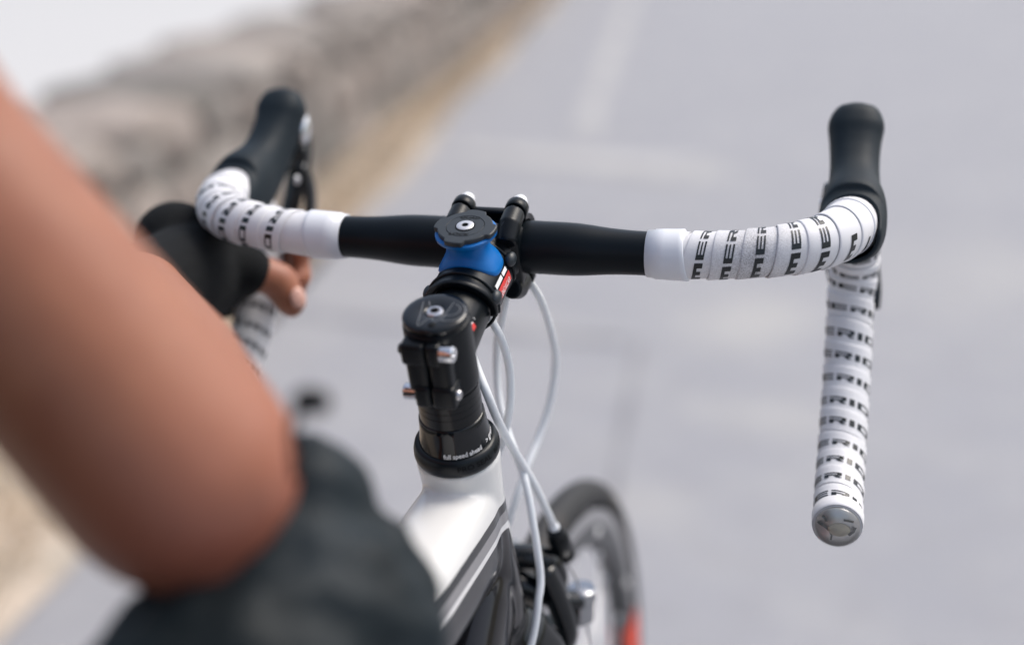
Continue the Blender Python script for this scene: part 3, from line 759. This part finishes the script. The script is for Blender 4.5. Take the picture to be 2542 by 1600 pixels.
# frame: head tube, top tube, down tube, seat tube, stays
def ov(pts, rx, rz, seg=36, n=20, e_=2.7):
    pts = np.array(pts, float); A = spline(np.hstack([pts, np.array(rx)[:, None], np.array(rz)[:, None]]), n); P = A[:, :3]; T, N, B = frames(P, (1, 0, 0))
    V, F = [], []
    for i in range(n):
        for k in range(seg):
            a = 2 * math.pi * k / seg; c, s_ = math.cos(a), math.sin(a); e = 2 / e_
            V.append(P[i] + A[i, 3] * abs(c) ** e * np.sign(c) * N[i] + A[i, 4] * abs(s_) ** e * np.sign(s_) * B[i])
    for i in range(n - 1):
        for k in range(seg): F.append((i * seg + k, i * seg + (k + 1) % seg, (i + 1) * seg + (k + 1) % seg, (i + 1) * seg + k))
    F += [tuple(range(seg)), tuple(range((n - 1) * seg, n * seg))]
    return V, F
parts = [SS(lathe([(.0242, -.0942), (.0246, -.097), (.0240, -.105), (.0232, -.13), (.0245, -.18), (.0268, -.215), (.0265, -.2300)], 48)),
         ov([(0, .048, .760), (0, .02, .758), (0, -.04, .757), (0, -.25, .752), (0, -.47, .738)], [.0215, .0240, .0235, .0205, .0170], [.0330, .0350, .0330, .0230, .0150], e_=4.0),
         ov([(0, .070, .720), (0, .03, .690), (0, -.10, .560), (0, -.36, .285)], [.0220, .0265, .0260, .0260], [.030, .034, .030, .028]),
         tube([(0, -.36, .27), (0, -.475, .76)], .016, 20)]
frame = fused('frame', parts, .0016, M['frame'], bike, smooth=8)
obj('bottom_bracket', xf(lathe([(.021, -.035), (.022, -.03), (.022, .03), (.021, .035)], 24, 'x'), lambda p: (p[0], p[1] - .36, p[2] + .272)), M['gloss'], bike)
for sx in (-1, 1):
    obj('chain_stay', tube([(sx * .02, -.37, .275), (sx * .045, -.55, .30), (sx * .062, -.765, .334)], [.012, .010, .008], 14, 16), M['gloss'], bike)
    obj('seat_stay', tube([(sx * .012, -.47, .735), (sx * .045, -.60, .56), (sx * .062, -.765, .338)], [.009, .008, .007], 14, 16), M['gloss'], bike)
obj('seat_post', tube([(0, -.470, .74), (0, -.492, .80)], .0135, 20), M['anod'], bike)
sv = []
for t, hw, zz in ((0, .018, 0), (.15, .022, .004), (.4, .032, .004), (.65, .056, .006), (.85, .070, .012), (1, .060, .014)): sv.append((0, -.40 - .27 * t, .812 + zz, hw))
V, F = [], []; A = spline(np.array(sv), 24)
for x, y, z, hw in A:
    for k in range(16):
        a = 2 * math.pi * k / 16; V.append((hw * math.cos(a), y, z + (.018 if math.sin(a) > 0 else .026) * math.sin(a) * (1 - .4 * abs(math.cos(a)))))
for i in range(23):
    for k in range(16): F.append((i * 16 + k, i * 16 + (k + 1) % 16, (i + 1) * 16 + (k + 1) % 16, (i + 1) * 16 + k))
F += [tuple(range(16)), tuple(range(23 * 16, 24 * 16))]
obj('saddle', (V, F), M['saddle'], bike)
# cranks and pedals
for sx, aa in ((1, 62), (-1, 242)):
    d = Vector((0, math.cos(rad(aa)), math.sin(rad(aa)))) * .172
    ck = obj('crank', tube([(sx * .045, -.36, .272), (sx * .052, -.36 + d.y * .5, .272 + d.z * .5), (sx * .058, -.36 + d.y, .272 + d.z)], [.016, .011, .012], 16, 12, flat=.7), M['gloss'], bike)
    obj('pedal', box(sx * .065 - (.0 if sx > 0 else .06), sx * .065 + (.06 if sx > 0 else 0), -.36 + d.y - .035, -.36 + d.y + .035, .272 + d.z - .009, .272 + d.z + .009, .004), M['gloss'], ck)
obj('chainring', xf(lathe([(.075, -.002), (.098, -.0022), (.099, .0022), (.075, .002)], 48, 'x', close=True), lambda p: (p[0] + .044, p[1] - .36, p[2] + .272)), M['anod'], bike)

# fork
FK = [SS(tube([(0, 0, -.2300), (0, .004, -.243), (0, .012, -.256)], [.0245, .0255, .022], 28))]
for sx in (-1, 1):
    FK.append(ov([S((sx * .010, .006, -.244)), S((sx * .030, .010, -.268)), S((sx * .040, .014, -.33)), S((sx * .046, .026, -.46)), S((sx * .050, .045, -.6064))], [.014, .012, .011, .009, .007], [.017, .018, .017, .013, .009]))
obj_f = fused('fork', FK, .0016, M['gloss'], bike, smooth=4)

# wheels
def make_wheel(name, cy, rear=False):
    c = (0, cy, .335)
    def at(p): return (p[0] + c[0], p[1] + c[1], p[2] + c[2])
    rim = obj(name, xf(lathe([(.3115, -.0075), (.3120, -.0095), (.2990, -.0100), (.2975, -.0104), (.287, -.0098), (.2795, -.0052), (.2785, 0), (.2795, .0052), (.287, .0098), (.2975, .0104), (.2990, .0100), (.3120, .0095), (.3115, .0075), (.3060, .0)], 120, 'x', close=True), at), M['rim'], bike)
    for sx in (-1, 1):
        obj('brake_track', xf(lathe([(.3112, sx * .0098), (.2996, sx * .0103)], 120, 'x'), at) if False else xf(([p for p in lathe([(.3112, sx * .0099), (.2996, sx * .0104)], 120, 'x')[0]], [(k, (k + 1) % 120, 120 + (k + 1) % 120, 120 + k) for k in range(120)]), at), M['track'], rim)
    prof = []
    for i in range(22):
        a = rad(-38 + 256 * i / 21); prof.append((.3225 + .0125 * math.sin(a), .0122 * math.cos(a)))
    obj('tyre', xf(lathe(prof, 120, 'x', close=True), at), M['tyre'], rim)
    hub = [(.0001, -.050), (.007, -.050), (.009, -.040), (.019, -.036), (.020, -.032), (.012, -.026), (.011, .026), (.020, .032), (.019, .036), (.009, .040), (.007, .050), (.0001, .050)]
    obj('hub', xf(lathe(hub, 28, 'x'), at), M['gloss'], rim)
    ns = 24
    for k in range(ns):
        a = 2 * math.pi * (k + .5) / ns; sx = 1 if k % 2 else -1; a2 = a + (.9 if (k // 2) % 2 else -.9) * .25
        p0 = (sx * .033, .018 * math.cos(a2), .018 * math.sin(a2)); p1 = (sx * .002, .280 * math.cos(a), .280 * math.sin(a))
        obj('spoke', xf(tube([p0, p1], .0011, 6), at), M['spoke'], rim)
        obj('spoke_nipple', xf(tube([tuple(np.array(p1) * .955 + np.array(p0) * .045), p1], .0022, 6), at), M['steel'], rim)
    def band(nm, a0, a1, r0, r1, x0, x1, material, n=24):
        V = []; F = []
        for i in range(n + 1):
            a = rad(a0 + (a1 - a0) * i / n)
            for r, x in ((r0, x0), (r1, x1)): V.append((x, r * math.cos(a), r * math.sin(a)))
            if i: F.append((2 * i - 2, 2 * i - 1, 2 * i + 1, 2 * i))
        obj(nm, xf((V, F), at), material, rim)
    for a0 in (-28, 152, 272):
        band('red_sticker', a0, a0 + 45, .3150, .2872, .0112, .0106, M['redrim']); band('red_sticker', a0, a0 + 45, .3150, .2872, -.0112, -.0106, M['redrim'])
        band('red_sticker', a0, a0 + 45, .2868, .2795, .0103, .0058, M['redrim']); band('red_sticker', a0, a0 + 45, .2868, .2795, -.0103, -.0058, M['redrim'])
        for j in range(2):
            b0 = a0 + 56 + j * 34
            band('white_sticker', b0, b0 + 3.2, .2955, .2890, .0108, .0104, M['wprint'], 5); band('white_sticker', b0, b0 + 3.2, .2955, .2890, -.0108, -.0104, M['wprint'], 5)
    return rim
make_wheel('front_wheel', .2203); make_wheel('rear_wheel', -.765)

# front brake caliper
BZ = .690
cal = obj('brake_caliper', tube([(-.040, .128, .640), (-.036, .128, .668), (-.018, .126, .688), (.006, .126, .692), (.024, .130, .690), (.031, .136, .678), (.032, .137, .664)], [.006, .008, .009, .010, .009, .0075, .006], 16, 40, n0=(0, 1, 0), flat=.8), M['gloss'], bike)
obj('caliper_arm', tube([(-.006, .116, .682), (.016, .122, .672), (.033, .132, .660), (.044, .142, .655)], [.011, .010, .008, .007], 14, 24, n0=(0, 1, 0), flat=.8), M['gloss'], cal)
obj('caliper_arm', tube([(.026, .118, .690), (.034, .122, .665), (.040, .124, .640), (.036, .128, .622)], [.009, .010, .009, .006], 14, 24, n0=(0, 1, 0), flat=.8), M['gloss'], cal)
obj('pivot_bolt', tube([(0, .075, .689), (0, .142, .690)], .006, 16), M['steel'], cal)
rl = lathe([(.0001, -.0085), (.0058, -.0085), (.0066, -.0075), (.0066, .0015), (.0072, .0022), (.0072, .0075), (.0062, .0085), (.0001, .0085)], 28)
obj('cable_clamp', xf(rl, lambda p: (.0440 + p[0] * 1.45, .146 + p[1] * 1.45 + p[2] * .3,   .650 + p[2] * 1.35)), M['cast'], cal, flat_angle=40)
br = lathe([(.0030, .0145), (.0046, .0140), (.0052, .0110), (.0046, .0100), (.0052, .0088), (.0062, .0070), (.0062, -.0060), (.0050, -.0075), (.0058, -.0085), (.0058, -.0125), (.0040, -.0140), (.0001, -.0140)], 20)
ax = Vector((-.10, -.52, .85)).normalized().to_track_quat('Z', 'Y')
obj('barrel_adjuster', xf(br, lambda p: tuple(Vector((.0315, .140, .6975)) + ax @ (Vector(p) * 1.2))), M['anod'], cal, flat_angle=40)
obj('ferrule', xf(lathe([(.0034, -.003), (.0036, .004), (.0030, .0050)], 18), lambda p: tuple(Vector((.0300, .1335, .7105)) + ax @ Vector(p))), M['housing'], cal)
obj('brake_cable', tube([(.0325, .146, .688), (.036, .148, .676), (.041, .149, .664), (.0445, .149, .650), (.047, .149, .634), (.050, .149, .615)], .0008, 8, 20), M['steel'], cal)
for sx in (-1, 1): obj('brake_pad', box(sx * .0165 - .005, sx * .0165 + .005, .120, .166, .6175, .6275, .003), M['rubber'], cal)
obj('pad_bolt', xf(lathe([(.0001, .020), (.0035, .020), (.0040, .012)], 14, 'x'), lambda p: (p[0] + .018, p[1] + .130, p[2] + .622)), M['chrome'], cal)

# ------------------------------------------------------------------ phone mount strapped on the stem
mount = thing('phone_mount', S((0, .055, -.0035)), 'round black and blue phone mount head fixed on top of the stem', 'phone mount')
DY, DZ = .0630, .0166
out = []
for k in range(160):
    a = 2 * math.pi * k / 160; u = (math.degrees(a) + 8) % 90; tabf = 1 / (1 + math.exp(-(u - 20) / 1.2)) * 1 / (1 + math.exp((u - 70) / 1.2)); tabf = 1 - tabf
    out.append((.0158 + .0024 * tabf, a))
V, F = [], []
lay = [(-.0016, -.0016), (0, -.0012), (0, .0012), (-.0005, .0016), (-.0046, .00165), (-.0049, .00125), (-.0052, .00165)]
for dr, z in lay:
    for r, a in out:
        rr_ = r + dr if dr > -.004 else .0158 + dr
        V.append((rr_ * math.cos(a), DY + rr_ * math.sin(a), DZ + z))
for i in range(len(lay) - 1):
    for k in range(160): F.append((i * 160 + k, i * 160 + (k + 1) % 160, (i + 1) * 160 + (k + 1) % 160, (i + 1) * 160 + k))
F.append(tuple(range((len(lay) - 1) * 160, len(lay) * 160))); F.append(tuple(range(160)))
head = obj('mount_head', SS((V, F)), M['mountblack'], mount, flat_angle=35)
scr = obj('screw', SS(xf(lathe([(.0050, .0012), (.0050, .00215), (.0046, .0024), (.0020, .0024), (.0019, .0006), (.0001, .0006)], 36), lambda p: (p[0], p[1] + DY, p[2] + DZ))), mat('screw_face', (.66, .66, .68), .35, metal=.7), mount, flat_angle=35)
obj('screw_recess', SS(xf(lathe([(.0050, .00168), (.0058, .00172)], 36), lambda p: (p[0], p[1] + DY, p[2] + DZ))) if False else SS(xf(([*lathe([(.0049, .00180), (.0058, .00180)], 36)[0]], [(k, (k + 1) % 36, 36 + (k + 1) % 36, 36 + k) for k in range(36)]), lambda p: (p[0], p[1] + DY, p[2] + DZ))), M['emboss'], mount, smooth=False)
obj('hex_socket', SS(xf(lathe([(.0001, .00246), (.0017, .00246)], 6), lambda p: (p[0], p[1] + DY, p[2] + DZ))), M['emboss'], mount, smooth=False)
for body, cx_, yy in (('QUAD', .0002, .0076), ('LOCK', -.0012, -.0102)):
    v, f = text_mesh(body, .0040, 0, .02); wdt = max(p[0] for p in v)
    obj('lettering', SS(([((p[0] - wdt / 2) * .0118 / wdt + cx_ + p[1] * .15, DY + yy + p[1] * .85, DZ + .00185) for p in v], f)), M['emboss'], head, smooth=False)
def mount_sec(rx, ry, z, droop, e=2.6, n=64, yo=0):
    o_ = []
    for k in range(n):
        a = 2 * math.pi * k / n; c, s_ = math.cos(a), math.sin(a); x = rx * abs(c) ** (2 / e) * np.sign(c); y = ry * abs(s_) ** (2 / e) * np.sign(s_)
        o_.append((x, DY + yo + y, z - droop * x * x / (2 * .0178)))
    return o_
secs = [mount_sec(.0150, .0115, -.0012, 1, 3.2), mount_sec(.0180, .0136, -.0014, 1, 3.0), mount_sec(.0184, .0139, -.0002, .95, 3.0), mount_sec(.0176, .0133, .0010, .9, 3), mount_sec(.0148, .0118, .0024, .7, 2.8), mount_sec(.0128, .0109, .0040, .45, 2.8),
        mount_sec(.0120, .0106, .0065, .2, 2.6), mount_sec(.0120, .0107, .0088, 0, 2.4), mount_sec(.0130, .0122, .0112, 0, 2.1), mount_sec(.0170, .0170, DZ - .0042, 0, 2), mount_sec(.0177, .0177, DZ - .0034, 0, 2), mount_sec(.0177, .0177, DZ - .0019, 0, 2), mount_sec(.0168, .0168, DZ - .0014, 0, 2), mount_sec(.0100, .0100, DZ - .0014, 0, 2)]
V = [p for s_ in secs for p in s_]; F = [(i * 64 + k, i * 64 + (k + 1) % 64, (i + 1) * 64 + (k + 1) % 64, (i + 1) * 64 + k) for i in range(len(secs) - 1) for k in range(64)]
obj('blue_collar', SS((V, F)), M['blue'], mount, flat_angle=50)['label'] = 'bright blue plastic collar under the mount head'
# cradle shell that hugs the stem, with raised ends and rubber rings
V, F = [], []; na = 33; yy = [(.0330, .0176), (.0333, .0208), (.0342, .0214), (.0362, .0214), (.0380, .0208), (.040, .0206), (.078, .0206), (.0805, .0208), (.0820, .0217), (.0835, .0217), (.0845, .0206), (.0848, .0176)]
for y, r in yy:
    for i in range(na):
        a = rad(-100 + 200 * i / (na - 1)); V.append((r * math.sin(a), y + (.004 * abs(math.sin(a)) ** 3 if y < .05 else 0), -.0212 + r * math.cos(a)))
for j in range(len(yy) - 1):
    for i in range(na - 1): F.append((j * na + i, j * na + i + 1, (j + 1) * na + i + 1, (j + 1) * na + i))
cr = obj('cradle', SS((V, F)), M['anod'], mount, flat_angle=45)
md = cr.modifiers.new('t', 'SOLIDIFY'); md.thickness = .0012; md.offset = -1
for y0 in (.0430, .0765):
    V, F = [], []; n1, n2 = 64, 12
    for i in range(n1):
        a = 2 * math.pi * i / n1; rr_ = .0209 if abs((a + math.pi) % (2 * math.pi) - math.pi) < 1.8 else .0192
        for k in range(n2):
            b_ = 2 * math.pi * k / n2; r = rr_ + .0010 * math.cos(b_); V.append((r * math.sin(a), y0 + .0010 * math.sin(b_), -.0212 + r * math.cos(a)))
    for i in range(n1):
        for k in range(n2): F.append((i * n2 + k, i * n2 + (k + 1) % n2, ((i + 1) % n1) * n2 + (k + 1) % n2, ((i + 1) % n1) * n2 + k))
    obj('rubber_ring', SS((V, F)), M['seal'], mount)
for sx, y0 in ((-1, .0430), (1, .0765), (1, .0430)):
    hook = ball((0, 0, 0), .0035, .0055, .0042, 16, 10)
    obj('band_hook', SS(xf(hook, lambda p: (sx * .0198 + p[0], y0 + p[1], -.0155 + p[2] + (.004 if y0 > .05 else 0)))), M['mountblack'], mount)

# ------------------------------------------------------------------ the rider
def lerp(a, b, t): return tuple(np.array(a) * (1 - t) + np.array(b) * t)
rider = thing('person', (-.16, -.50, 0), 'rider in black gloves and dark shorts gripping the left drop of the handlebar', 'person')
WR = (-.212, .048, .882); EL = (-.018, -.238, .918); SH = (-.168, -.304, 1.180)
PALM = (-.222, .150, .872)
body = []
body += [capsule(EL, tuple(np.array(EL) * .62 + np.array(WR) * .38),  .0455, .0425), capsule(tuple(np.array(EL) * .62 + np.array(WR) * .38), WR, .043, .030), capsule(SH, lerp(SH, EL, .55), .054, .0405), capsule(lerp(SH, EL, .55), EL, .0405, .0460)]
body += [capsule(WR, PALM, .029, .031), capsule((-.236, .150, .884), (-.236, .170, .850), .026, .024)]
# fingers: out round the front of the drop and back to its inner side
fz = [(.876, .0100), (.8585, .0102), (.843, .0096), (.829, .0084)]
for i, (z, r) in enumerate(fz):
    yb = .206 - (.873 - z) * .25
    k1 = (-.238, yb - .022, z + .004); k2 = (-.224, yb + .026, z); k3 = (-.192, yb + .028, z - .002); k4 = ((-.171, -.170, -.174, -.186)[i], yb - (.010 if i < 3 else -.010), z - .003)
    body += [capsule(k1, k2, r * 1.12, r * 1.05, 12), capsule(k2, k3, r * 1.05, r, 12), capsule(k3, k4, r, r * .86, 12)]
# thumb leaves the side of the palm and lies along the inner side of the drop
TH = [(-.224, .130, .882), (-.190, .152, .872), (-.1735, .166, .861), (-.1660, .166, .845)]
body += [capsule(TH[0], TH[1], .019, .0135, 14), capsule(TH[1], TH[2], .0138, .0132, 14), capsule(TH[2], TH[3], .0132, .0112, 14)]
# trunk, legs, other arm, neck and head (all outside the picture, to the left and behind)
body += [capsule((-.25, -.60, .79), (-.06, -.50, .76), .10, .09), capsule((-.18, -.58, .84), (-.27, -.47, 1.13), .13, .15), capsule((-.15, -.30, 1.15), (-.35, -.60, 1.19), .070, .070), capsule((-.26, -.43, 1.24), (-.30, -.40, 1.36), .058, .055)]
HD = np.array([.06, .03, -.045])
head_parts = []
head_parts += [ball((-.37, -.38, 1.50), .075, .095, .115), ball((-.365, -.285, 1.485), .014, .020, .022, 12, 8), capsule((-.362, -.31, 1.435), (-.362, -.30, 1.43), .022, .020), ball((-.446, -.37, 1.495), .010, .018, .030, 10, 8), ball((-.294, -.37, 1.495), .010, .018, .030, 10, 8)]
body += [([tuple(np.array(p) + HD) for p in v], f) for v, f in head_parts]
HR, KR, AR = (-.02, -.45, .75), (.021, -.226, .842), (.095, -.34, .46)
HL, KL, AL = (-.25, -.60, .78), (-.32, -.42, .45), (-.31, -.56, .09)
body += [capsule(HR, KR, .082, .052), capsule(KR, tuple(np.array(KR) * .6 + np.array(AR) * .4), .049, .050), capsule(tuple(np.array(KR) * .6 + np.array(AR) * .4), AR, .052, .034), capsule(AR, (.100, -.25, .435), .034, .03)]
body += [capsule(HL, KL, .085, .058), capsule(KL, tuple(np.array(KL) * .6 + np.array(AL) * .4), .052, .053), capsule(tuple(np.array(KL) * .6 + np.array(AL) * .4), AL, .053, .034), capsule(AL, (-.32, -.44, .045), .034, .03)]
body += [capsule((-.36, -.64, 1.17), (-.26, -.84, 1.0), .05, .04), capsule((-.26, -.84, 1.0), (-.20, -.66, .94), .04, .03), capsule((-.20, -.66, .94), (-.18, -.60, .935), .032, .028)]
for j in range(4): body.append(capsule((-.20 + j * .017, -.61, .945), (-.19 + j * .017, -.56, .935), .010, .008, 10))
bodyo = fused('body', body, .0042, M['skin'], rider, smooth=6)
# thumb nail
nn = Vector((.72, -.60, .30)).normalized(); qz = nn.to_track_quat('Z', 'Y')
nail = obj('thumb_nail', xf(ball((0, 0, 0), .0058, .0075, .0022, 16, 10), lambda p: tuple(Vector((-.1572, .1592, .8515)) + qz @ Vector(p))), M['nail'], rider)
# fingerless glove
gl = [capsule((-.214, .052, .880), PALM, .0335, .0350), capsule((-.240, .148, .888), (-.240, .172, .848), .0300, .0275), capsule(TH[0], TH[1], .0235, .0170, 16), capsule((-.236, .165, .880), (-.206, .172, .862), .024, .018)]
for i, (z, r) in enumerate(fz):
    yb = .206 - (.873 - z) * .25
    gl += [capsule((-.240, yb - .024, z + .004), (-.228, yb + .018, z), r * 1.32, r * 1.26, 12)]
fused('glove', gl, .0022, M['glove'], rider, smooth=5)['label'] = 'black knitted fingerless glove'
gl = [tube([tuple(np.array(TH[0]) * .3 + np.array(TH[1]) * .7), tuple(np.array(TH[1]) * .85 + np.array(TH[2]) * .15)], [.0172, .0158], 24, 6)]
obj('glove_cuff', gl[0], M['glove'], rider)
# shorts, loose over the thigh and knee
sh = [capsule((-.25, -.60, .79), (-.06, -.50, .76), .108, .097), capsule(HR, lerp(HR, KR, .55), .090, .070), capsule(lerp(HR, KR, .5), KR, .070, .0585), capsule(KR, lerp(KR, AR, .25), .0585, .062), capsule(HL, lerp(HL, KL, .8), .094, .075)]
sh += [capsule(KR, (.016, -.208, .892), .056, .028)]
sh += [capsule((-.18, -.57, .83), (-.20, -.55, .92), .138, .142)]
so_ = fused('shorts', sh, .0055, M['shorts'], rider, smooth=8)
dt = bpy.data.textures.new('folds', 'CLOUDS'); dt.noise_scale = .034
dm = so_.modifiers.new('folds', 'DISPLACE'); dm.texture = dt; dm.strength = .020; dm.mid_level = .5; dm.texture_coords = 'GLOBAL'
so_['label'] = 'dark loose shorts over the raised knee'
fused('jersey', [capsule((-.185, -.555, .90), (-.27, -.47, 1.13), .142, .158), capsule((-.15, -.30, 1.15), (-.35, -.60, 1.19), .079, .079), capsule(SH, lerp(SH, EL, .12), .060, .056), capsule((-.36, -.64, 1.17), lerp((-.36, -.64, 1.17), (-.26, -.84, 1.0), .5), .06, .055)], .006, M['jersey'], rider, smooth=6)
hv, hf = ball((-.312, -.365, 1.485), .090, .118, .098, 28, 16)
obj('helmet', ([(x, y, max(z, 1.470 - .02 * (y < -.39))) for x, y, z in hv], hf), M['helmet'], rider)
for sx in (-1, 1): obj('eye', ball((-.305 + sx * .030, -.267, 1.467), .011, .008, .009, 12, 8), M['wprint'], rider)
obj('mouth', ball((-.303, -.259, 1.407), .022, .006, .005, 12, 8), mat('lip', (.35, .11, .09), .5), rider)
for (ax_, ay, az), lbl in (((.095, -.24, .425), 0), ((-.32, -.42, .04), 1)):
    obj('shoe', join(capsule((ax_, ay - .10, az), (ax_ + .005, ay + .06, az - .008), .040, .034), capsule((ax_, ay - .11, az), (ax_, ay - .115, az + .05), .040, .044)), M['shoe'], rider)
# cord toggle hanging at the shorts
tg = obj('cord_toggle', capsule((.0425, -.2515, .9570), (.0465, -.2500, .9565), .0050, .0045, 14), M['glove'], rider)
obj('cord', tube([(.041, -.2515, .956), (.036, -.250, .945), (.034, -.246, .925)], .0016, 8, 12), M['glove'], rider)
